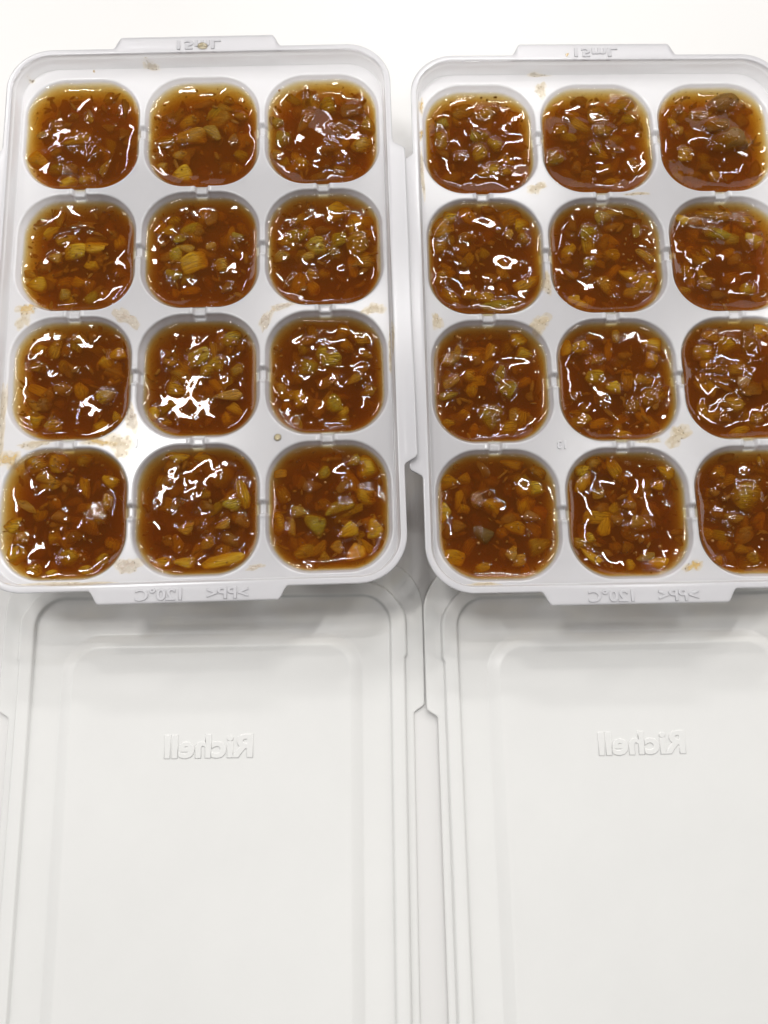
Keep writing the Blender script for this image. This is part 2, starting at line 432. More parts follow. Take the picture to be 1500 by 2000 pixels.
# 0.55 degree lean: its right tab rides on the neighbour's left tab
T1 = make_tray((-0.04757, 0.10112, 0.0006), (0, -math.radians(0.5), 0.02767),
               "left milky plastic freezer tray, fully in view, moulded digit 1 on its web", "1", (-16.3, -37.9))
T2 = make_tray((0.06830, 0.10061, -0.0004), (0, 0, 0.01786),
               "right milky plastic freezer tray cut off by the right edge, moulded 13 on its web", "13", (-17.0, -37.6))
CH={
(1,0,0):[(-14.6,-7.1,6.2,5.9,0,"y"),(-3.9,-14.4,5.3,3.8,10,"y"),(1.4,6.3,2.7,3.6,0,"t"),(-8.0,3.5,3.0,3.0,0,"t"),(13.1,-1.6,4.2,3.9,0,"p"),(-4.1,-10.2,5.6,3.0,5,"p"),(11.4,9.5,7.3,2.3,88,"p"),(-12.1,1.2,3.7,2.7,0,"t"),(-8.1,-4.4,3.6,2.7,30,"p"),(1.5,-14.0,4.7,3.3,0,"t"),(6.4,-9.9,5.9,2.4,60,"t"),(-4.0,7.8,3.9,3.0,10,"p"),(6.7,3.3,4.2,2.7,-20,"p"),(-2.2,-0.8,9.0,3.9,10,"t"),(2.5,-5.1,6.0,4.5,40,"p")],
(1,0,1):[(-6.5,-11.8,6.3,6.6,10,"y"),(5.4,7.1,8.5,7.6,0,"t"),(-3.9,0.4,9.6,5.1,10,"t"),(-11.9,-0.5,6.3,5.4,0,"t"),(-10.4,7.7,5.1,3.0,10,"p"),(-12.5,-9.7,3.9,3.6,0,"t"),(6.8,-9.6,5.1,4.2,0,"p"),(8.6,-0.8,3.0,3.9,0,"p"),(0.2,11.4,7.6,2.7,10,"p"),(2.5,1.8,6.8,4.5,-30,"t"),(-7.1,-5.6,4.5,3.0,0,"t"),(10.8,6.8,4.6,2.4,-20,"t")],
(1,0,2):[(-13.9,4.2,4.5,4.2,0,"g"),(-11.6,-1.1,4.8,6.0,0,"g"),(-6.1,-9.5,5.7,4.5,10,"y"),(1.6,10.4,5.5,5.8,0,"g"),(9.0,8.5,7.3,5.2,10,"p"),(14.5,3.2,4.6,6.7,0,"t"),(11.6,-4.1,7.0,5.1,10,"t"),(-14.4,-6.8,4.2,3.6,0,"t"),(-5.1,4.1,9.1,3.3,60,"p"),(4.9,-11.8,3.9,3.6,0,"t"),(-4.5,13.1,5.2,2.4,80,"p"),(1.5,-4.8,6.9,3.9,0,"p"),(4.6,1.1,7.6,3.6,-30,"p"),(-1.4,-14.0,5.1,2.4,10,"p")],
(1,1,0):[(-4.3,5.9,6.4,3.5,20,"t"),(2.8,3.5,9.6,4.7,-10,"y"),(-1.6,1.8,6.4,5.2,0,"y"),(0.0,10.3,9.1,1.9,3,"p"),(9.1,7.0,4.4,4.4,0,"p"),(-13.8,-5.1,4.3,2.9,-30,"t"),(-12.1,-8.1,6.3,5.5,0,"y"),(-10.4,-2.4,4.9,4.3,0,"p"),(-3.9,-11.4,3.7,4.3,0,"t"),(13.5,-2.5,2.9,2.3,-40,"p"),(-7.0,0.0,4.3,3.8,0,"t"),(5.6,-9.7,4.3,2.9,20,"p")],
(1,1,1):[(-3.4,8.3,7.3,3.8,20,"g"),(-2.4,-2.4,7.9,6.7,20,"y"),(-8.1,0.2,5.0,5.8,0,"g"),(-10.3,8.0,4.1,3.8,0,"y"),(2.4,11.8,4.1,5.9,0,"p"),(10.1,4.8,3.5,3.5,0,"g"),(5.3,-3.4,4.9,4.7,0,"t"),(-8.0,-6.4,4.9,3.8,0,"g"),(2.5,2.1,3.2,2.6,0,"t"),(-5.1,2.4,5.8,3.2,-20,"t"),(6.7,-10.6,4.3,2.9,40,"p"),(-6.6,4.9,3.8,2.9,0,"g")],
(1,1,2):[(-9.0,5.0,4.4,4.4,0,"g"),(-2.3,1.9,7.3,6.2,0,"g"),(4.0,3.7,4.4,4.4,0,"g"),(4.2,12.7,7.4,6.5,0,"y"),(9.1,9.5,6.8,6.8,0,"y"),(9.3,2.1,6.5,6.8,20,"t"),(11.1,-3.4,7.3,5.0,10,"t"),(-12.7,-1.4,5.6,3.8,40,"t"),(-3.9,-7.5,3.8,4.4,0,"t"),(-10.2,-8.8,5.5,1.7,60,"p"),(14.4,4.5,3.0,4.4,0,"p"),(-6.4,4.9,5.0,2.4,60,"g"),(-0.5,6.7,5.0,2.7,0,"p"),(-5.0,-1.6,4.4,3.2,0,"t")],
(1,2,0):[(11.8,7.5,4.8,3.7,20,"y"),(11.4,2.1,6.8,3.1,-25,"p"),(-8.0,-6.3,4.5,4.7,0,"p"),(8.4,-13.5,5.8,4.2,15,"y"),(-11.4,-11.5,6.9,6.4,0,"y"),(-10.9,4.6,3.9,3.4,0,"t"),(-5.3,14.0,5.1,3.7,10,"t"),(-0.6,4.3,4.8,1.7,-40,"p"),(9.0,-4.3,5.6,4.2,20,"y"),(12.4,-10.7,3.1,4.2,20,"y"),(0.6,12.6,4.8,3.1,0,"t"),(-5.2,-12.6,5.0,3.9,0,"y"),(-9.9,9.8,4.8,3.4,30,"y"),(4.8,13.3,3.7,3.7,0,"p"),(-3.0,-2.3,5.6,3.6,-20,"p")],
(1,2,1):[(-0.8,6.5,6.8,4.8,20,"g"),(-7.1,-2.8,5.6,4.2,-20,"y"),(-5.8,1.6,7.1,3.7,-30,"t"),(2.1,3.0,4.8,4.8,0,"g"),(8.3,11.8,6.6,4.6,15,"g"),(4.1,4.4,5.7,4.8,0,"g"),(7.4,-5.1,8.4,3.4,5,"t"),(5.4,9.8,3.1,4.0,0,"p"),(-13.9,-10.5,3.3,4.5,0,"y"),(-9.7,7.6,3.1,3.7,0,"p"),(-2.7,-1.0,6.2,3.7,-15,"p"),(-8.7,5.2,4.0,2.5,0,"t"),(-9.7,-11.9,3.9,3.1,0,"t"),(9.7,2.5,4.2,4.2,0,"t")],
(1,2,2):[(-5.3,2.7,6.0,5.4,0,"g"),(1.3,4.5,6.0,4.8,0,"g"),(-1.4,6.6,3.7,5.7,0,"g"),(1.7,-8.4,5.1,6.5,20,"g"),(-7.6,-6.6,3.9,5.4,0,"y"),(3.9,11.5,3.7,3.2,0,"p"),(10.9,10.9,4.9,3.7,0,"t"),(9.8,1.9,4.0,3.1,0,"p"),(-8.3,-13.4,2.8,4.8,0,"t"),(11.9,-4.6,4.2,3.7,0,"t"),(-2.6,-10.6,3.7,3.7,0,"p"),(-12.8,-4.0,5.1,4.8,0,"t"),(-5.3,10.3,4.3,2.6,0,"p"),(7.3,-1.3,4.8,2.8,30,"t"),(0.2,-1.9,6.5,3.1,20,"p"),(11.1,6.1,3.7,2.9,0,"t")],
(1,3,0):[(-9.0,15.1,7.7,6.0,20,"y"),(-3.5,16.0,6.3,6.0,-30,"y"),(-6.0,10.4,5.5,4.6,0,"t"),(4.2,14.8,4.9,3.8,0,"t"),(11.7,8.5,4.7,4.1,0,"y"),(-14.6,-2.7,4.9,4.9,0,"y"),(-12.4,-10.6,5.4,6.2,0,"y"),(-7.8,-14.7,4.8,4.0,0,"y"),(5.9,-15.1,4.0,2.9,0,"y"),(1.8,-11.4,6.2,4.6,20,"y"),(-10.5,2.6,7.0,2.4,-35,"t"),(8.4,-0.2,5.7,6.0,0,"t"),(11.4,3.0,2.7,4.9,0,"y"),(-2.9,-15.8,3.7,2.7,0,"y"),(9.8,-12.5,3.8,4.0,0,"y"),(-0.3,9.2,5.5,3.3,20,"p"),(-1.2,-0.6,5.4,3.8,0,"p"),(3.1,-6.2,4.9,3.5,0,"p"),(-11.7,-5.8,4.6,4.0,0,"y")],
(1,3,1):[(-5.9,15.6,6.9,3.6,0,"y"),(1.0,15.8,5.5,3.9,0,"y"),(12.1,4.2,8.2,3.6,100,"y"),(9.4,1.5,5.5,4.1,20,"g"),(6.2,9.1,6.9,6.1,0,"p"),(11.7,-2.6,4.1,4.9,0,"p"),(8.6,-8.1,6.0,3.5,-30,"p"),(6.8,-13.5,12.1,3.5,10,"y"),(-9.7,-13.9,7.0,4.0,0,"y"),(-3.2,-4.6,4.6,4.1,0,"t"),(2.7,-8.7,3.8,3.8,0,"t"),(-8.0,-7.6,3.8,3.5,0,"p"),(-10.6,6.3,3.8,3.6,30,"p"),(1.7,4.7,3.3,2.7,0,"t"),(2.4,1.1,5.5,3.3,-20,"p"),(-3.4,-13.9,5.9,3.2,0,"y"),(6.6,-3.9,4.6,3.0,20,"t"),(-6.4,1.4,4.6,2.5,60,"p")],
(1,3,2):[(-3.5,-4.6,6.0,7.4,10,"g"),(-13.4,-3.9,4.6,6.8,0,"y"),(9.7,3.4,6.9,5.5,-20,"y"),(10.9,11.3,6.9,7.2,0,"y"),(6.8,12.8,4.2,3.3,30,"g"),(-1.1,9.8,3.6,3.9,0,"g"),(4.9,-6.6,6.0,4.6,30,"y"),(2.5,-0.1,8.5,3.8,25,"g"),(6.7,-12.6,6.0,4.9,40,"o"),(12.2,-6.0,4.6,6.0,0,"y"),(-6.7,-11.4,6.5,4.9,0,"t"),(1.7,-10.7,3.5,4.3,0,"t"),(-13.0,9.7,3.6,2.5,0,"t"),(0.8,13.4,5.8,1.7,0,"p"),(-10.3,-5.1,2.7,5.5,0,"t"),(-1.4,-13.3,3.0,3.5,0,"t"),(-8.0,-1.0,4.9,3.3,0,"t"),(-4.4,6.0,5.5,3.3,0,"p"),(3.8,5.8,4.7,3.0,40,"p")],
(2,0,0):[(0.3,2.4,5.8,4.0,0,"g"),(0.1,-2.6,4.9,5.5,20,"g"),(2.4,-8.6,7.0,4.5,15,"y"),(4.9,-0.1,4.6,4.6,0,"g"),(-11.3,1.9,4.0,6.7,10,"g"),(-10.7,7.4,5.2,4.0,30,"g"),(-4.2,11.9,7.1,6.1,0,"t"),(-8.7,-10.3,7.8,4.2,20,"p"),(1.9,10.8,6.1,6.1,0,"t"),(14.8,-5.6,2.4,3.3,0,"p"),(-13.3,-6.4,3.6,4.5,0,"p"),(0.3,-12.9,3.6,3.0,0,"p"),(5.0,11.8,3.4,3.1,0,"p"),(-5.6,-3.9,4.5,3.0,0,"p"),(7.8,-9.1,3.3,2.7,0,"t")],
(2,0,1):[(-12.7,-5.2,5.8,5.2,0,"g"),(-6.2,-7.8,3.6,4.3,0,"p"),(-0.5,-1.9,3.1,4.3,0,"g"),(-7.4,8.7,4.6,2.8,-20,"p"),(-3.9,6.0,7.7,4.3,-30,"t"),(1.8,10.0,7.1,6.2,0,"t"),(6.4,11.5,4.6,4.0,0,"t"),(11.2,-7.5,4.3,6.1,20,"t"),(-3.6,14.8,5.6,4.0,0,"p"),(10.5,16.1,9.9,5.3,0,"y"),(2.6,4.3,6.1,4.0,0,"t"),(-10.4,4.4,4.6,3.4,0,"t"),(3.2,-8.6,5.2,3.6,0,"p"),(-3.0,-10.2,4.6,3.0,0,"p")],
(2,0,2):[(4.9,12.8,10.6,6.5,10,"b"),(-2.1,9.2,7.4,3.7,10,"t"),(4.4,-0.9,11.7,7.7,20,"b"),(10.2,7.2,4.7,5.3,0,"p"),(10.6,-0.4,5.2,4.0,20,"t"),(-8.4,-4.2,4.6,5.2,0,"t"),(-11.4,-11.5,4.6,3.7,0,"t"),(-6.0,-11.0,5.2,4.0,0,"p"),(1.5,4.0,6.8,4.0,0,"b"),(-2.0,-8.0,5.2,3.1,-20,"p"),(-0.1,-11.4,4.0,4.0,0,"t"),(-10.1,4.1,4.0,3.4,0,"t")],
(2,1,0):[(-11.9,11.0,7.1,5.9,20,"y"),(-9.6,13.5,5.4,4.2,0,"y"),(11.5,10.8,4.5,5.4,0,"y"),(8.2,13.6,6.6,5.4,20,"t"),(-13.0,4.4,5.0,4.4,0,"t"),(-5.2,7.2,5.0,3.3,10,"p"),(11.7,7.0,3.9,4.2,0,"t"),(4.1,-14.3,11.7,4.1,3,"G"),(-10.2,-11.7,8.5,3.5,-35,"y"),(12.1,-7.4,8.8,4.1,30,"y"),(-4.6,-10.8,5.0,3.2,-15,"t"),(-6.7,-1.1,3.8,3.2,0,"p"),(7.4,7.6,2.7,3.3,0,"t"),(-0.4,-11.8,5.3,3.5,0,"y"),(1.9,17.0,4.2,3.0,0,"p"),(1.6,-5.7,5.0,3.5,0,"p"),(-13.1,-5.5,3.8,5.0,0,"t")],
(2,1,1):[(-4.1,8.3,5.1,6.0,0,"G"),(-0.1,-7.7,4.4,7.4,35,"t"),(-4.4,-1.1,3.8,2.7,0,"g"),(11.7,0.9,6.5,2.7,-40,"t"),(9.8,8.6,2.2,4.2,0,"g"),(13.4,5.6,4.8,3.3,-20,"p"),(11.4,-7.4,8.0,7.4,0,"y"),(6.9,-10.5,5.0,3.8,0,"t"),(-7.8,-13.9,4.4,3.5,0,"y"),(-10.0,-12.6,3.5,2.6,0,"y"),(-9.1,11.6,3.9,5.7,0,"p"),(3.9,17.2,6.6,3.6,0,"t"),(0.4,13.3,5.4,4.5,0,"g"),(8.9,15.7,5.1,2.7,-20,"t"),(-10.9,0.4,3.6,3.0,0,"p"),(6.5,-4.6,5.9,3.8,-30,"y")],
(2,1,2):[(-1.0,7.8,8.1,3.8,-15,"g"),(2.8,6.3,5.1,4.2,0,"t"),(7.8,12.0,6.9,6.0,0,"y"),(-2.0,13.9,11.2,2.7,-8,"t"),(-7.5,11.7,5.1,3.6,0,"t"),(-11.6,-3.9,4.5,4.5,0,"t"),(-7.5,-1.5,3.9,3.0,0,"p"),(9.3,5.3,5.4,5.4,0,"y"),(5.8,-9.7,5.0,4.1,0,"y"),(-6.5,-8.6,3.8,2.7,0,"t"),(-12.2,12.7,4.5,3.9,0,"y"),(3.1,-0.2,4.5,3.9,0,"p"),(-12.8,-10.4,4.4,3.5,0,"t"),(-2.5,-11.3,5.0,3.0,0,"p")],
(2,2,0):[(8.8,13.3,5.2,4.3,0,"y"),(10.3,9.4,5.5,4.6,0,"y"),(0.1,9.6,5.8,3.5,60,"t"),(2.8,3.0,2.9,5.4,-10,"g"),(4.4,-1.2,5.1,5.7,-20,"g"),(-11.0,0.8,5.4,2.6,30,"t"),(-8.8,9.7,2.2,5.2,0,"t"),(-1.2,-8.6,5.4,5.9,0,"g"),(4.3,-12.7,5.6,5.1,0,"y"),(-12.0,-3.2,6.0,2.6,15,"g"),(-12.1,7.5,3.7,3.4,0,"y"),(-5.6,3.1,5.7,4.9,0,"t"),(10.9,-3.6,2.8,3.1,0,"p"),(6.6,-8.7,3.7,4.3,0,"t"),(-3.2,7.2,3.4,3.2,0,"p"),(1.8,-7.9,2.8,3.4,0,"t"),(-13.2,-12.1,4.2,3.1,0,"y")],
(2,2,1):[(-5.6,1.7,5.5,4.9,-10,"g"),(-9.0,10.7,5.2,4.3,0,"y"),(-13.5,10.8,3.5,4.9,0,"y"),(-8.9,-7.5,3.4,2.8,0,"p"),(-12.2,-3.8,3.4,3.1,0,"p"),(-11.8,-11.6,5.1,3.7,0,"t"),(-0.8,-1.7,4.3,4.0,0,"y"),(7.4,0.6,6.6,4.0,10,"t"),(9.1,-4.7,4.9,5.4,0,"t"),(12.4,11.8,6.4,5.2,0,"y"),(11.1,6.6,4.6,5.5,0,"y"),(1.3,13.8,2.6,4.1,0,"t"),(1.2,-15.5,4.8,3.1,0,"y"),(-2.3,-9.1,4.8,1.4,-40,"p"),(4.4,-7.3,4.0,3.7,0,"t"),(-5.2,14.4,4.4,2.9,0,"p"),(3.7,8.1,4.3,2.3,10,"p"),(-4.4,6.7,3.8,2.6,0,"t")],
(2,2,2):[(-2.4,10.6,6.1,5.5,20,"y"),(-9.4,8.2,6.4,5.2,-10,"y"),(-7.2,13.0,5.0,3.2,-30,"t"),(3.9,10.1,5.0,7.3,0,"p"),(7.5,14.3,4.4,5.0,0,"y"),(-11.0,0.8,4.3,3.5,0,"p"),(-5.5,-1.7,6.9,1.7,-35,"p"),(0.8,-0.9,3.8,3.5,0,"w"),(-2.4,-6.8,5.7,4.6,-30,"t"),(-11.6,-8.9,3.1,5.7,0,"t"),(-1.6,-15.2,6.5,3.4,10,"y"),(3.3,-2.7,5.8,4.3,0,"p"),(-6.4,-10.5,4.9,4.0,0,"p"),(3.6,-11.6,4.3,3.7,30,"t"),(-6.4,3.2,4.9,3.2,0,"p"),(-0.6,3.1,4.9,3.5,0,"t")],
(2,3,0):[(-1.2,3.2,7.2,4.7,-20,"Y"),(-5.0,4.6,4.2,4.7,0,"t"),(11.1,7.4,5.6,4.7,0,"y"),(-12.9,10.0,5.3,4.7,0,"y"),(-14.1,1.2,3.3,6.1,0,"y"),(4.6,14.5,7.0,3.1,-10,"t"),(-12.5,-11.3,6.0,4.4,-20,"y"),(11.1,-7.9,7.4,5.5,25,"t"),(3.2,-10.2,3.3,4.6,0,"t"),(5.3,-12.1,3.3,3.5,0,"t"),(-3.8,-5.0,5.8,5.2,0,"d"),(-10.4,-2.4,4.4,4.1,0,"p"),(8.9,-0.0,4.7,3.6,10,"p"),(-3.3,13.4,5.6,2.5,-60,"p"),(-4.6,-13.9,4.1,3.0,0,"y"),(12.9,13.5,4.8,2.8,-30,"t"),(3.1,-0.5,4.7,3.0,0,"p")],
(2,3,1):[(-10.8,9.3,7.3,3.6,50,"Y"),(-2.2,13.2,7.0,3.9,-60,"y"),(-8.1,15.6,4.8,3.7,0,"t"),(9.1,7.7,3.1,3.1,0,"y"),(3.9,-2.8,6.4,4.7,-10,"t"),(-10.1,-6.4,3.3,3.3,0,"y"),(8.0,-13.6,5.8,3.8,15,"o"),(-6.6,1.7,4.7,3.9,0,"p"),(-7.1,5.7,3.1,2.8,0,"t"),(-12.8,-7.7,4.1,3.6,0,"t"),(0.3,-13.9,2.7,3.3,0,"y"),(-10.4,-11.2,6.9,2.5,-40,"y"),(4.3,-11.9,5.2,2.7,10,"t"),(13.9,-5.1,4.4,1.9,0,"p"),(-2.5,-1.7,3.6,3.0,0,"p"),(-12.9,14.8,4.8,3.6,20,"y"),(0.9,2.4,4.2,2.5,0,"p"),(-5.7,-10.7,3.6,2.5,0,"p"),(13.0,12.9,5.6,4.2,-30,"y")],
(2,3,2):[(-0.9,4.5,9.0,9.0,0,"g"),(-8.1,11.4,5.1,4.8,0,"t"),(-10.1,0.3,4.2,3.6,0,"p"),(-3.0,-6.3,6.4,4.7,20,"p"),(-11.1,-13.1,2.8,2.8,0,"y"),(-1.2,-12.4,4.1,3.9,0,"t"),(3.1,14.3,1.4,2.8,0,"y"),(-7.5,-11.9,3.3,2.8,0,"p"),(-12.9,-5.7,4.2,4.4,0,"t"),(-5.3,-1.6,5.6,2.8,0,"t"),(-10.1,5.6,3.4,2.5,0,"p"),(-5.5,15.6,4.2,2.5,0,"p")],
}
# ------------------------------------------------------------------ lids, lying inside-up below the trays
def build_lid_mesh():
    M = 220
    hh = 80.0
    def o(hw, h, r, cyy=0.0): return rr(M, hw, h, r, 0, cyy)
    def P0(ins): 
        return tabbed(o(55.3 - ins, hh - ins, 12.7 - ins), [('L', 42, 90, 3.0), ('R', 42, 90, 3.0)])
    def P0c(ins):
        # side tabs start in the upper corner and stop part-way down the long side
        P = o(55.3 - ins, hh - ins, 12.7 - ins)
        f = smooth(39.0, 41.6, P[:, 1])
        k = np.clip((np.abs(P[:, 0]) - 38) / 12, 0, 1)
        P = P.copy(); P[:, 0] += np.sign(P[:, 0]) * 3.0 * f * k
        P[:, 1] += 1.2 * smooth(60, 78, P[:, 1])
        return P
    def A(ins, z, bumpout=0.0):
        P = o(53.2 - ins, 75.6 - ins, 12.2 - ins)
        if bumpout:
            f = smooth(54.2, 55.0, P[:, 1]) * (1 - smooth(66, 70, P[:, 1])) * (np.abs(P[:, 0]) > 50)
            P[:, 0] += np.sign(P[:, 0]) * bumpout * f
        return ring3(P, z)
    R = [ring3(o(53.0, 75.4, 12), 0.0), ring3(P0c(0.05), 0.0), ring3(P0c(0.0), 0.15), ring3(P0c(0.0), 0.65), ring3(P0c(0.12), 0.8), ring3(P0c(0.6), 0.8)]
    R += [A(-0.35, 0.8, .5), A(-0.12, 0.9, .5), A(0.0, 1.15, .5), A(0.25, 2.9, .5), A(0.45, 3.25, .5), A(0.8, 3.4, .3),
          A(3.3, 3.4), A(3.7, 3.3), A(3.95, 3.0), A(4.2, 1.9), A(4.4, 1.65), A(4.8, 1.55), A(8, 1.55)]
    C = lambda ins, z: ring3(o(41.2 - ins, 61.2 - ins, 10.5 - ins), z)
    R += [C(-0.5, 1.55), C(-0.15, 1.6), C(0.15, 1.72), C(0.6, 2.05), C(2.8, 3.25), C(3.2, 3.42), C(3.5, 3.48), C(3.9, 3.45), C(4.4, 3.4), C(8, 3.4)]
    V = np.concatenate(R); F = loft(R)
    V[:, 2] = np.where(V[:, 2] > 0.8, 0.8 + (V[:, 2] - 0.8) * 0.62, V[:, 2])
    n = len(R[0]); b = (len(R) - 1) * n
    F.append(tuple(b + i for i in range(n)))
    return mesh("lid_body", V, F)
LID = build_lid_mesh()
TXT_R = text_mesh("Richell", 6.3, 0.32, flipx=True, fat=0.022, width=23.8)
def make_lid(cx, cy, rz, ry, z, label):
    t = empty("tray_lid", (cx * MM, cy * MM, z * MM), (0, ry, rz))
    tag(t, label, "lid", "white tray lids lying open below the trays")
    link("lid_body", LID, M_lid if not LID.materials else None, t)
    a = link("embossed_lettering", TXT_R, M_lid if not TXT_R.materials else None, t)
    a.location = (-0.3 * MM, 31.2 * MM, 2.41 * MM)
    return t
L1 = make_lid(-42.9, -48.3, 0.010, 0, TABLE + 0.02, "left milky white lid lying inside up, below the left tray, fully clear mirrored lettering")
L2 = make_lid(74.6, -47.9, 0.020, math.radians(0.40), TABLE + 0.47, "right milky white lid lying inside up, below the right tray, cut off at right")

# ------------------------------------------------------------------ food
COLS = {'y': (0.58, 0.35, 0.02), 'g': (0.42, 0.29, 0.024), 'G': (0.42, 0.34, 0.02), 't': (0.46, 0.26, 0.035), 'p': (0.33, 0.145, 0.025),
        'o': (0.80, 0.44, 0.02), 'Y': (0.68, 0.42, 0.02), 'w': (0.70, 0.46, 0.24), 'd': (0.17, 0.11, 0.03), 'b': (0.32, 0.18, 0.045)}
def chunk_meshes(n):
    """soft irregular cooked pieces, unit radius, flat-sided like diced onion"""
    L = []
    for k in range(n):
        bm = bmesh.new(); bmesh.ops.create_icosphere(bm, subdivisions=3, radius=1.0)
        r = random.Random(100 + k)
        planes = [(Vector((r.gauss(0, 1), r.gauss(0, 1), r.gauss(0, 0.45))).normalized(), r.uniform(0.5, 0.88)) for _ in range(9)]
        sx, sy = r.uniform(-0.35, 0.35), r.uniform(-0.3, 0.3)
        off = Vector((r.uniform(0, 50), r.uniform(0, 50), r.uniform(0, 50)))
        for v in bm.verts:
            p = v.co.copy()
            m4 = (abs(p.x) ** 4 + abs(p.y) ** 4 + abs(p.z) ** 4) ** 0.25
            p = p * (0.55 + 0.45 / max(m4, .3))
            for nn, d in planes:
                q = p.dot(nn)
                if q > d: p -= nn * (q - d) * 0.78
            p.x += sx * p.y * p.y; p.y += sy * p.x * p.x
            f = 1 + 0.13 * mnoise.noise(p * 1.6 + off) + 0.07 * mnoise.noise(p * 3.7 + off)
            v.co = p * f
        me = bpy.data.meshes.new("chunk"); bm.to_mesh(me); bm.free(); me.shade_smooth()
        # normalise to unit half-size
        c = np.zeros(len(me.vertices) * 3); me.vertices.foreach_get('co', c); c = c.reshape(-1, 3)
        c -= (c.max(0) + c.min(0)) / 2; c /= c.max(0)
        me.vertices.foreach_set('co', (c * MM).ravel()); me.update(); me.materials.append(M_chunk)
        L.append((me, c))
    return L
CHUNKS = chunk_meshes(14)
ICO1 = None
def ico(sub):
    bm = bmesh.new(); bmesh.ops.create_icosphere(bm, subdivisions=sub, radius=1.0)
    V = np.array([v.co[:] for v in bm.verts]); F = np.array([[v.index for v in f.verts] for f in bm.faces]); bm.free()
    return V, F
IV1, IF1 = ico(1); IV2, IF2 = ico(2)
def scatter_mesh(name, items, m, parent, iv=IV2, if_=IF2, wob=0.2, seed=0):
    r = np.random.default_rng(seed); Vs, Fs = [], []; b = 0
    for (x, y, z, a, bb, c, ang) in items:
        v = iv * (1 + wob * r.uniform(-1, 1, (len(iv), 1)))
        v = v * np.array([a, bb, c])
        ca, sa = math.cos(ang), math.sin(ang)
        v = np.stack([v[:, 0] * ca - v[:, 1] * sa + x, v[:, 0] * sa + v[:, 1] * ca + y, v[:, 2] + z], 1)
        Vs.append(v); Fs.append(if_ + b); b += len(iv)
    me = mesh(name, np.concatenate(Vs), np.concatenate(Fs).tolist())
    o = link(name, me, m, parent); o['kind'] = 'stuff'
    return o

NG = 150
def square_map(n):
    """(n+1)^2 grid on [-1,1]^2 -> (rho, perimeter parameter)"""
    u = np.linspace(-1, 1, n + 1); U, V = np.meshgrid(u, u, indexing='ij')
    return U.ravel(), V.ravel()
def rr_dir(U, V, hw, hh, r):
    """point of the rounded rectangle in the 'square' direction (U,V), times rho"""
    rho = np.maximum(np.abs(U), np.abs(V)); rs = np.where(rho > 0, rho, 1)
    u, v = U / rs, V / rs
    horiz = np.abs(v) >= np.abs(u) - 1e-9          # on top/bottom side
    def side(t, a, b):
        st = a - r; half = st + r * PI / 4; s = np.abs(t) * half
        ph = np.clip(s - st, 0, None) / r
        return np.sign(t) * np.where(s < st, s, st + r * np.sin(ph)), np.where(s < st, b, b - r + r * np.cos(ph))
    au, av = side(u, hw, hh); bv, bu = side(v, hh, hw)
    x = np.where(horiz, au, np.sign(u) * bu); y = np.where(horiz, np.sign(v) * av, bv)
    return x * rho, y * rho, rho
GU, GV = square_map(NG)
# slight tightening of the grid towards the wall
GU2 = np.sign(GU) * (1 - (1 - np.abs(GU)) ** 1.12); GV2 = np.sign(GV) * (1 - (1 - np.abs(GV)) ** 1.12)

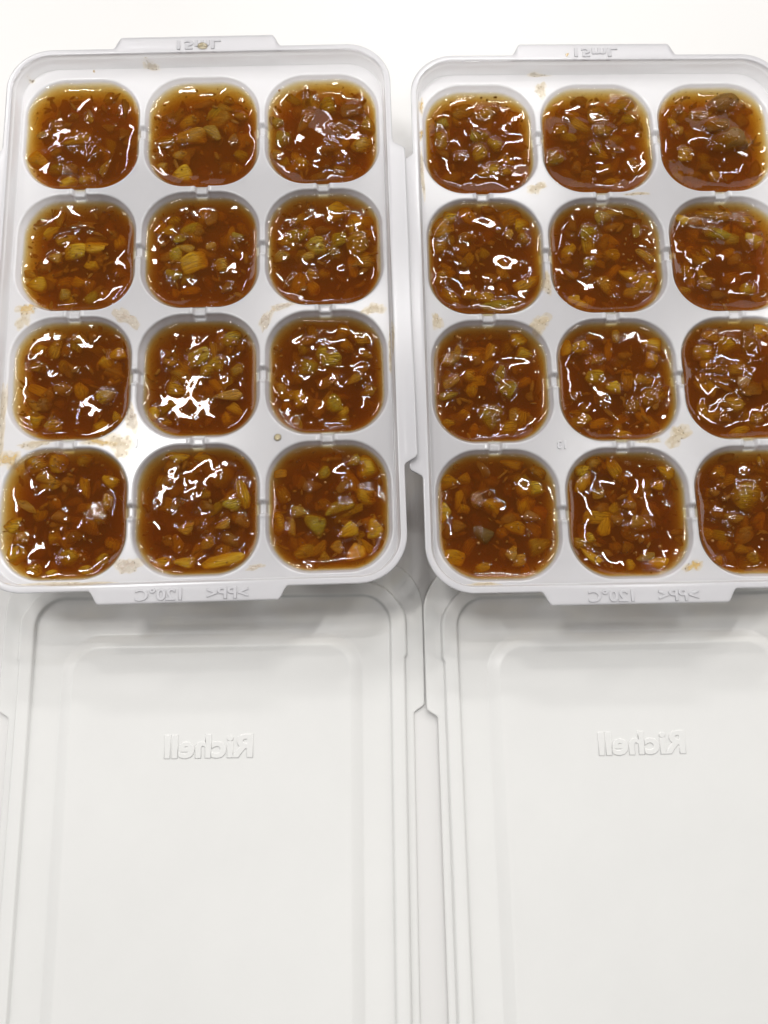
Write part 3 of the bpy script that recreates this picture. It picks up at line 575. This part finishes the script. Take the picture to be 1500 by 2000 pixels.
HEAP = {(1,0,0): 0.9, (1,0,2): 1.1, (1,3,0): 1.3, (1,3,1): 0.9, (1,3,2): 1.1, (2,0,2): 1.3, (2,0,0): 0.7, (2,2,2): 0.9, (1,2,2): 0.7}
def make_portion(tray, T, ri, ci, level, seed, label):
    r = np.random.default_rng(seed); R = random.Random(seed)
    cx, cy = CX[ci], CY[ri]
    base = tray.matrix_world_local @ Vector((cx * MM, cy * MM, level * MM))
    root = empty("sauce_portion", base, tray.rotation_euler)
    tag(root, label, "sauce portion", "portions of chunky brown sauce in the tray compartments")
    # local frame: origin at the sauce level, z up
    gap = 0.12
    ins = float(well_prof(level)) + gap
    hw, hh, rad = WHW - ins, WHH - ins, WR - ins
    X, Y, rho = rr_dir(GU2, GV2, hw, hh, rad)
    edge = -sdf_rr(X, Y, hw, hh, rad)
    heap = HEAP.get((T, ri, ci), R.uniform(0.0, 0.5)); hx, hy = R.uniform(-4, 4), R.uniform(-4, 4)
    def ground(x, y):
        return 0.38 * vnoise(x, y, 7.0, seed) + heap * np.exp(-((x - hx) ** 2 + (y - hy) ** 2) / 75.0)
    Z = ground(X, Y) + 0.10 * vnoise(X, Y, 2.6, seed + 1) * (0.5 + 0.5 * vnoise(X, Y, 9, seed + 2))
    calm = smooth(-0.6, -0.05, vnoise(X, Y, 9.0, seed + 40))      # stretches of clear smooth liquid near the wall
    lump = np.zeros_like(X)
    chs = CH[(T, ri, ci)]
    top = np.full_like(X, -9.0)
    spots = []
    for k, (dx, dy, wd, hg, ang, c) in enumerate(chs):
        a = math.radians(ang); f = max(abs(math.cos(a)), .7)
        w2, h2 = wd / 2 * 1.0, hg / 2 * 1.0
        # keep inside the compartment
        for _ in range(30):
            if sdf_rr(np.array(dx), np.array(dy), hw, hh, rad) < -min(w2, h2) * 0.85: break
            dx *= 0.985; dy *= 0.985
        hz = min(w2, h2) * R.uniform(0.45, 0.7)
        up = R.uniform(-0.5, 0.3) if c in 'tpbwd' else R.uniform(-0.35, 0.6)
        if c == 'b': up = 1.5; hz = min(w2, h2) * 0.9
        if c == 'p': up = R.uniform(-0.8, 0.0)
        spots.append((dx, dy, w2, h2, a, hz, up - hz + float(ground(np.array([dx]), np.array([dy]))[0]), c))
    for (dx, dy, w2, h2, a, hz, zc, c) in spots:
        ca, sa = math.cos(a), math.sin(a)
        lx = ((X - dx) * ca + (Y - dy) * sa) / (w2 * 1.12); ly = (-(X - dx) * sa + (Y - dy) * ca) / (h2 * 1.12)
        q = 1 - (np.abs(lx) ** 2.6 + np.abs(ly) ** 2.6)
        cap = zc + 0.38 + hz * np.sqrt(np.clip(q, 0, None)) ** 0.8
        cap = np.where(q > 0, cap, -9)
        top = np.maximum(top, cap)
        lump = np.maximum(lump, smooth(0, 0.5, q) * (1 if zc + hz > -0.1 else 0.4))
    # drowned pieces, fainter and lower
    for k in range(24):
        for _ in range(20):
            x, y = r.uniform(-hw, hw), r.uniform(-hh, hh)
            if sdf_rr(np.array(x), np.array(y), hw, hh, rad) < -2.5: break
        a_, b_ = r.uniform(1.6, 3.6), r.uniform(1.2, 2.4)
        spots.append((x, y, a_, b_, r.uniform(0, 3.1), b_ * .5, r.uniform(-2.0, -0.4) - b_ * .5, 'tpyyg'[r.integers(0, 5)]))
    # small pieces just under the skin
    small = []
    for k in range(60):
        for _ in range(20):
            x, y = r.uniform(-hw, hw), r.uniform(-hh, hh)
            if sdf_rr(np.array(x), np.array(y), hw, hh, rad) < -0.7: break
        s = r.uniform(0.3, 1.0) ** 1.0
        dens = vnoise(np.array([x]), np.array([y]), 6.0, seed + 5)[0]
        small.append((x, y, r.uniform(-1.5, -0.1) - (0.9 if dens < -0.1 else 0.0) - s * 0.35, s * r.uniform(.8, 2.4), s * r.uniform(.45, .9), s * 0.4, r.uniform(0, 3.1)))
    for (x, y, z, a, b, c, an) in small:
        ca, sa = math.cos(an), math.sin(an)
        lx = ((X - x) * ca + (Y - y) * sa) / (a * 1.15); ly = (-(X - x) * sa + (Y - y) * ca) / (b * 1.15)
        q = 1 - (lx ** 2 + ly ** 2)
        cap = np.where(q > 0, z + 0.16 + c * np.sqrt(np.clip(q, 0, None)), -9)
        top = np.maximum(top, cap)
    # gritty fragments breaking the skin
    grit = []
    for k in range(60):
        x, y = r.uniform(-hw * .97, hw * .97), r.uniform(-hh * .97, hh * .97)
        if sdf_rr(np.array(x), np.array(y), hw, hh, rad) > -0.5: continue
        if vnoise(np.array([x]), np.array([y]), 4.5, seed + 31)[0] < -0.25: continue
        s = r.uniform(0.16, 0.42)
        i = int(np.argmin((X - x) ** 2 + (Y - y) ** 2)); zl = max(Z[i], top[i])
        grit.append((x, y, zl - s * r.uniform(0.2, 1.6), s * r.uniform(1, 2.2), s, s * .7, r.uniform(0, 3.1)))
    for (x, y, z, a, b, c, an) in grit:
        q = 1 - ((X - x) ** 2 + (Y - y) ** 2) / (a * 1.3) ** 2
        top = np.maximum(top, np.where(q > 0, z + 0.05 + c * np.sqrt(np.clip(q, 0, None)), -9))
    top = top - 1.3 * (1 - smooth(1.2, 4.2, edge)) * calm
    # pools of clear syrup between the heaps
    top = top - 0.8 * smooth(0.15, 0.5, vnoise(X, Y, 6.0, seed + 41))
    k = 0.16
    d = np.clip((top - Z) / k, -40, 40)
    Z = Z + k * np.log1p(np.exp(d))
    on = smooth(-0.05, 0.25, top)
    rough = np.clip(0.5 + 0.9 * vnoise(X, Y, 3.2, seed + 17), 0, 1)
    Z += on * (0.25 + lump) * (0.13 * vnoise(X, Y, 2.6, seed + 18) + rough * rough * (0.12 * vnoise(X, Y, 1.2, seed + 7) + 0.08 * vnoise(X, Y, 0.6, seed + 8)))
    # one light smoothing pass = surface tension
    Zg = Z.reshape(NG + 1, NG + 1)
    for _ in range(1):
        Zs = Zg.copy(); Zs[1:-1, 1:-1] = (Zg[1:-1, 1:-1] * 2 + Zg[:-2, 1:-1] + Zg[2:, 1:-1] + Zg[1:-1, :-2] + Zg[1:-1, 2:]) / 6; Zg = Zs
    Z = Zg.ravel()
    Z = Z * smooth(-0.2, 1.8, edge) + (0.45 * np.exp(-edge / 0.6) + 0.95 * np.exp(-edge / 2.2)) * (1 + 0.25 * vnoise(X, Y, 6, seed + 9)) - 0.15
    # follow the sloping wall as the skin creeps up or sinks
    sh = -Z * DRAFT * smooth(3.0, 0.0, edge) if False else 0
    nv = (NG + 1) ** 2
    creep = np.clip(Z, 0, 1.2) * 0.34 * smooth(2.0, 0.0, edge)
    dirx, diry = X / np.hypot(X, Y).clip(1e-6), Y / np.hypot(X, Y).clip(1e-6)
    X = X + dirx * creep; Y = Y + diry * creep
    V = np.stack([X, Y, Z], 1)
    idx = np.arange(nv).reshape(NG + 1, NG + 1)
    F = np.stack([idx[:-1, :-1], idx[1:, :-1], idx[1:, 1:], idx[:-1, 1:]], -1).reshape(-1, 4)
    # boundary loop (counter-clockwise) and the body below
    loop = np.concatenate([idx[:-1, 0], idx[-1, :-1], idx[:0:-1, -1], idx[0, :0:-1]])
    bU, bV = GU2[loop], GV2[loop]
    Vs = [V]; prev = loop; b = nv; Fs = F.tolist(); n = len(loop)
    maxz = -16.6 - level
    steps = [(-0.8, None), (-3, None), (-6, None), (-11 - level, None), (-13.5 - level, 'b'), (-15.6 - level, 'c'), (maxz, 'd')]
    for z, tg in steps:
        extra = {None: 0, 'b': 1.7, 'c': 4.4, 'd': 7.2}[tg]
        i2 = FR + (min(11, -(z + level)) - FR) * DRAFT + gap + extra
        px, py, _ = rr_dir(bU, bV, WHW - i2, WHH - i2, max(WR - i2, 0.6))
        Vs.append(np.stack([px, py, np.full(n, z)], 1))
        cur = np.arange(b, b + n); b += n
        Fs += [(int(prev[i]), int(prev[(i + 1) % n]), int(cur[(i + 1) % n]), int(cur[i]))[::-1] for i in range(n)]
        prev = cur
    Fs.append(tuple(int(i) for i in prev[::-1]))
    me = mesh("sauce", np.concatenate(Vs), Fs)
    at = me.attributes.new("lump", 'FLOAT', 'POINT')
    vals = np.zeros(len(me.vertices)); vals[:nv] = np.clip(lump * on * (0.55 + 0.6 * vnoise(X, Y, 1.8, seed + 11)), 0, 1)
    at.data.foreach_set('value', vals)
    link("sauce", me, M_sauce, root)
    for (dx, dy, w2, h2, a, hz, zc, c) in spots:
        cm, _ = CHUNKS[R.randrange(len(CHUNKS))]
        o = link("onion_chunk", cm, None, root)
        o.location = (dx * MM, dy * MM, zc * MM); o.rotation_euler = (0, 0, a + (PI if R.random() < .5 else 0))
        o.scale = (w2, h2, hz)
        cc = COLS[c]; j = R.uniform(0.85, 1.15)
        o.color = (cc[0] * j, cc[1] * j * R.uniform(.93, 1.07), cc[2] * j, 1)
    deep = []
    for k in range(46):
        x, y = r.uniform(-hw + 3, hw - 3), r.uniform(-hh + 3, hh - 3)
        if sdf_rr(np.array(x), np.array(y), hw, hh, rad) > -3: continue
        s = r.uniform(0.9, 2.4)
        deep.append((x, y, r.uniform(-6.5, -1.9) - s * .4, s * r.uniform(.9, 1.5), s * r.uniform(.6, 1.), s * .6, r.uniform(0, 3.1)))
    scatter_mesh("pulp", small + deep, M_pulp, root, wob=0.3, seed=seed + 3)
    scatter_mesh("fine_grit", grit, M_pulp, root, iv=IV1, if_=IF1, wob=0.25, seed=seed + 13)
    sd = []
    for k in range(R.randint(5, 10)):
        x, y = r.uniform(-hw * .85, hw * .85), r.uniform(-hh * .85, hh * .85); s = r.uniform(.22, .45)
        i = int(np.argmin((X - x) ** 2 + (Y - y) ** 2)); sd.append((x, y, Z[i] - s * .6, s, s * .9, s * .8, 0))
    scatter_mesh("seeds", sd, M_seed, root, wob=0.05, seed=seed + 4)
    sp = []
    for k in range(60):
        x, y = r.uniform(-hw * .95, hw * .95), r.uniform(-hh * .95, hh * .95)
        if k % 2:   # many cling round the edge, mostly at the far side
            th = r.uniform(0.2, 2.9); x, y = math.cos(th) * hw * 0.93, math.sin(th) * hh * .94
        if sdf_rr(np.array(x), np.array(y), hw, hh, rad) > -0.25: continue
        i = int(np.argmin((X - x) ** 2 + (Y - y) ** 2)); s = r.uniform(.05, .13)
        sp.append((x, y, Z[i] + s * .2, s * r.uniform(1, 1.7), s, s * .6, r.uniform(0, 3)))
    scatter_mesh("spice_specks", sp, M_spice, root, iv=IV1, if_=IF1, wob=0.2, seed=seed + 6)
    return root

class _T:   # tray pose without waiting for a depsgraph update
    def __init__(s, o):
        s.rotation_euler = o.rotation_euler.copy(); s.matrix_world_local = Matrix.Translation(o.location) @ o.rotation_euler.to_matrix().to_4x4()
TT = {1: _T(T1), 2: _T(T2)}
bpy.context.view_layer.update()
LEVEL = {(1,0,0): -1.5, (1,0,1): -2.0, (1,0,2): -1.9, (1,1,0): -2.8, (1,1,1): -2.8, (1,1,2): -2.4, (1,2,0): -2.0, (1,2,1): -2.7, (1,2,2): -2.6,
         (1,3,0): -1.5, (1,3,1): -2.2, (1,3,2): -2.1, (2,0,0): -2.1, (2,0,1): -1.7, (2,0,2): -2.0, (2,1,0): -1.9, (2,1,1): -2.2, (2,1,2): -1.9,
         (2,2,0): -2.2, (2,2,1): -2.0, (2,2,2): -1.7, (2,3,0): -2.2, (2,3,1): -2.0, (2,3,2): -2.0}
ROWN = ["top row", "second row", "third row", "bottom row"]; COLN = ["left", "middle", "right"]
LOOK = {(1,0,0): "yellow chunk in its lower left corner", (1,0,1): "upright yellow chunk at its lower edge", (1,0,2): "green-yellow chunks along its left side",
        (1,1,0): "smooth sauce round a few stringy shreds", (1,1,1): "big square yellow chunk near its centre", (1,1,2): "large soft yellow chunks in its upper right",
        (1,2,0): "pale yellow pieces along its lower edge", (1,2,1): "olive chunks across its upper half", (1,2,2): "small green chunks round its centre",
        (1,3,0): "brimming with yellow pieces over its left rim", (1,3,1): "yellow strip along its lower edge", (1,3,2): "pear-shaped greenish chunk below its centre",
        (2,0,0): "stack of olive chunks down its middle", (2,0,1): "long yellow piece along its upper edge", (2,0,2): "big dark lumps standing proud of the sauce",
        (2,1,0): "long bright green-yellow piece at its lower edge", (2,1,1): "dark sauce with a long diagonal tan piece", (2,1,2): "long flat tan pieces near its upper edge",
        (2,2,0): "small golden chunks in its upper right", (2,2,1): "round pale green chunk left of its centre", (2,2,2): "bright square yellow chunk near its top",
        (2,3,0): "bright yellow chunk lying at its centre", (2,3,1): "tilted yellow chunks in its upper left", (2,3,2): "very large pale chunk at its centre right"}
k = 0
for T in (1, 2):
    for ri in range(4):
        for ci in range(3):
            lab = "brown sauce in %s tray, %s, %s: %s" % ("left" if T == 1 else "right", ROWN[ri], COLN[ci], LOOK[(T, ri, ci)])
            make_portion(TT[T], T, ri, ci, LEVEL[(T, ri, ci)] - 0.15 + 0.35 * math.sin(5.1 * k), 1000 + 37 * k, lab); k += 1

# ------------------------------------------------------------------ spills clinging to the trays
def spill(T, x, y, w_, h_, ang, kind, thick, seed, label, name="sauce_smear", lift=0.02, gritty=8):
    n = 34
    u = np.linspace(-1, 1, n + 1); U, V_ = np.meshgrid(u, u, indexing='ij'); U = U.ravel(); V_ = V_.ravel()
    rho = np.maximum(np.abs(U), np.abs(V_)); l2 = np.hypot(U, V_); l2 = np.where(l2 > 0, l2, 1)
    cu, cv = U * rho / l2, V_ * rho / l2
    th = np.arctan2(cv, cu)
    r = np.random.default_rng(seed); ph = r.uniform(0, 6.28, 6)
    out = 1 + 0.22 * np.sin(2 * th + ph[0]) + 0.16 * np.sin(3 * th + ph[1]) + 0.10 * np.sin(5 * th + ph[2]) + 0.07 * np.sin(9 * th + ph[3])
    if kind == 'drop': out = 1 + 0.03 * np.sin(2 * th + ph[0])
    a = math.radians(ang); lx, ly = cu * out * w_ * 0.46, cv * out * h_ * 0.46
    X = x + lx * math.cos(a) - ly * math.sin(a); Y = y + lx * math.sin(a) + ly * math.cos(a)
    zt = tray_z(X, Y)
    body = np.sqrt(np.clip(1 - rho ** 2, 0, 1)) if kind == 'drop' else np.clip(1 - rho ** 4, 0, 1) ** 0.5 * (0.65 + 0.35 * vnoise(X, Y, 1.2, seed)) * (0.8 + 0.35 * vnoise(X, Y, 0.5, seed + 1))
    Z = zt + lift + thick * np.clip(body, 0, 2)
    root_loc = TT[T].matrix_world_local
    idx = np.arange(len(X)).reshape(n + 1, n + 1)
    F = np.stack([idx[:-1, :-1], idx[1:, :-1], idx[1:, 1:], idx[:-1, 1:]], -1).reshape(-1, 4).tolist()
    loop = np.concatenate([idx[:-1, 0], idx[-1, :-1], idx[:0:-1, -1], idx[0, :0:-1]])
    m = len(loop); b = len(X)
    zc = float(tray_z(np.array([x]), np.array([y]))[0])
    V = np.stack([X - x, Y - y, Z - zc], 1)
    VB = np.stack([X[loop] - x, Y[loop] - y, zt[loop] + 0.005 - zc], 1)
    F += [(int(loop[(i + 1) % m]), int(loop[i]), b + i, b + (i + 1) % m) for i in range(m)]
    me = mesh(name, np.concatenate([V, VB]), F)
    at = me.attributes.new("cover", 'FLOAT', 'POINT')
    cv = np.zeros(len(me.vertices)); cv[:len(X)] = np.clip(smooth(0.98, 0.1, rho + 0.28 * vnoise(X, Y, 0.8, seed + 2)) * (0.85 + 0.4 * vnoise(X, Y, 1.6, seed + 3)), 0, 1)
    at.data.foreach_set('value', cv)
    mt = M_drop if kind == 'drop' else M_smear[kind]
    p = root_loc @ Vector((x * MM, y * MM, zc * MM))
    if gritty:
        root = empty(name, p, TT[T].rotation_euler)
        link("film", me, mt, root)
        it = []
        for _ in range(gritty):
            j = r.integers(0, len(X)); s = r.uniform(.06, .15)
            if rho[j] > .9: continue
            it.append((X[j] - x, Y[j] - y, Z[j] - zc, s * 1.3, s, s * .6, r.uniform(0, 3)))
        if it: scatter_mesh("spice_specks", it, M_spice, root, iv=IV1, if_=IF1, seed=seed)
    else:
        root = link(name, me, mt); root.location = p; root.rotation_euler = TT[T].rotation_euler
    tag(root, label, "spill" if kind != 'drop' else "droplet", "small spills of sauce on the trays" if kind != 'drop' else "droplets on the trays")
    return root
def drop_mat():
    m, nt, out = mat("clear_droplet"); L = nt.links.new
    n = noise(nt, 300, 2); r = ramp(nt, n.outputs[0], [(0.3, (0.96, 0.88, 0.66)), (0.7, (0.99, 0.93, 0.78))])
    tr = N(nt, "ShaderNodeBsdfTransparent"); L(r.outputs[0], tr.inputs[0])
    g = N(nt, "ShaderNodeBsdfGlossy"); g.inputs['Roughness'].default_value = 0.05
    fr = N(nt, "ShaderNodeFresnel"); fr.inputs['IOR'].default_value = 1.4
    mx = N(nt, "ShaderNodeMixShader"); L(fr.outputs[0], mx.inputs[0]); L(tr.outputs[0], mx.inputs[1]); L(g.outputs[0], mx.inputs[2])
    L(mx.outputs[0], out.inputs[0]); return m
M_drop = drop_mat()
SP = [
 (1, -14.9, 77.7, 5.4, 1.3, -3, 'tan', .35, "thick tan blob on the left tray's upper rim wall, left of the top tab", 10),
 (1, 0.9, 80.6, 3.2, 2.5, 0, 'drop', .7, "yellowish droplet on the upper tab of the left tray", 0),
 (1, -47.6, 1.8, 6.0, 4.4, 20, 'orange', .2, "orange smear on the left tray's web, between second and third rows at the far left", 6),
 (1, -48.6, -1.6, 4.2, 6.0, 0, 'tan', .12, "pale tan film beside the orange smear at the left tray's left edge", 5),
 (1, -20.3, -1.6, 8.4, 4.6, -42, 'frothy', .3, "frothy patch on the left tray's web, lower left of the second-row middle compartment", 6),
 (1, -17.9, -31.0, 3.6, 8.5, 0, 'frothy', .35, "frothy upright smear on the left tray's web, above the moulded digit 1", 8),
 (1, -20.6, -38.4, 6.0, 9.5, 20, 'tan', .3, "long tan smear left of the moulded digit 1 on the left tray", 12),
 (1, -27.0, -37.2, 9.0, 3.0, -8, 'orange', .25, "orange-brown streak along the left tray's rib, left of the moulded digit 1", 8),
 (1, -17.6, -71.0, 7.0, 5.2, 0, 'frothy', .3, "frothy patch at the left tray's bottom, between left and middle compartments", 8),
 (1, 15.6, -72.4, 5.0, 1.7, 5, 'frothy', .2, "small clear frothy dab at the left tray's bottom, right of the middle compartment", 0),
 (1, -49.6, -41.8, 7.0, 7.0, 30, 'orange', .3, "yellow-orange smear over the left tray's left edge, above the bottom row", 8),
 (1, -43.5, -37.4, 9.5, 2.6, 3, 'tan', .25, "tan pulpy film on the left tray's rib, above the bottom left compartment", 8),
 (1, 18.6, -3.4, 2.8, 8.5, -18, 'frothy', .3, "frothy crescent at the upper left of the left tray's third-row right compartment", 5),
 (1, 23.0, 0.6, 6.5, 2.4, 6, 'frothy', .25, "frothy dab on the left tray's web, under the second-row right compartment", 5),
 (1, 48.6, -0.9, 6.6, 4.0, 20, 'tan', .2, "tan smear at the left tray's right edge, between second and third rows", 5),
 (1, 53.0, -12.0, 1.6, 15.0, 0, 'tan', .15, "narrow tan streak down the left tray's right rim wall", 10),
 (1, -32.0, -75.6, 24.0, 1.9, 0, 'tan', .12, "long thin tan film along the left tray's lower rim wall", 14),
 (1, -50.2, 74.0, 1.6, 1.3, 40, 'tan', .12, "faint speckled dab in the left tray's upper left corner", 5),
 (1, -52.4, -30.0, 2.2, 20.0, 0, 'tan', .06, "faint speckled film down the left tray's left rim wall", 12),
 (1, -32.2, 77.0, 0.9, 1.0, 0, 'orange', .3, "tiny brown crumb on the left tray's upper rim wall", 0),
 (1, 21.6, -37.4, 2.2, 2.2, 0, 'drop', .55, "round clear droplet on the left tray's web, above the bottom right compartment", 0),
 (2, -52.0, 67.3, 1.7, 6.0, 3, 'orange', .2, "thin orange flake inside the right tray's upper left rim", 0),
 (2, -52.2, 58.0, 1.5, 4.0, 0, 'orange', .15, "small orange dab below the flake on the right tray's left rim wall", 3),
 (2, -52.3, 45.0, 1.3, 18.0, 0, 'tan', .05, "faint speckled film down the right tray's left rim wall", 10),
 (2, -16.7, 77.5, 8.0, 1.0, 2, 'tan', .10, "faint tan film on the right tray's upper rim wall", 4),
 (2, -19.3, 40.0, 5.6, 4.0, 20, 'tan', .18, "pale tan dab between the right tray's upper left four compartments", 8),
 (2, -8.8, 80.4, 1.1, 1.4, 0, 'orange', .3, "tiny tan crumb on the upper tab of the right tray", 0),
 (2, -20.6, -2.2, 6.0, 6.5, -30, 'tan', .2, "tan smear right of the right tray's third-row left compartment, below the second row", 8),
 (2, -49.6, -1.2, 2.8, 6.6, 10, 'tan', .2, "tan smear at the right tray's left edge, between second and third rows", 6),
 (2, 15.2, -35.4, 8.0, 5.8, 45, 'tan', .25, "broad tan smear on the right tray's web, right of the embossed 13", 12),
 (2, 15.9, -71.4, 5.6, 3.2, 25, 'orange', .12, "yellowish dab at the right tray's bottom, right of the middle compartment", 5),
 (2, 7.3, -36.9, 6.5, 1.6, 0, 'tan', .15, "thin pulpy streak on the right tray's rib, above the bottom middle compartment", 5),
 (2, 19.4, 18.8, 1.8, 3.6, 0, 'tan', .25, "small wet dab in the right tray's notch, between second-row middle and right compartments", 4),
 (2, 10.2, 37.9, 7.0, 1.3, 3, 'tan', .12, "thin wet streak on the right tray's rib, above the second-row middle compartment", 5),
 (2, -18.0, 10.0, 2.4, 9.0, -6, 'tan', .12, "wet streak on the right tray's rib, left of the second-row middle compartment", 6),
 (2, -40.0, -75.2, 8.0, 1.4, 0, 'tan', .10, "thin yellowish film on the right tray's lower rim wall", 3),
 (2, -16.0, 72.6, 4.5, 5.0, 0, 'tan', .06, "very faint film on the right tray's top web, left of the middle column", 8),
]
for i, (T, x, y, w_, h_, ang, kind, th, lab, gr) in enumerate(SP):
    nm = "droplet" if kind == 'drop' else ("crumb" if max(w_, h_) < 1.5 else "sauce_smear")
    spill(T, x, y, w_, h_, ang, kind, th, 500 + i * 13, lab, nm, gritty=gr)
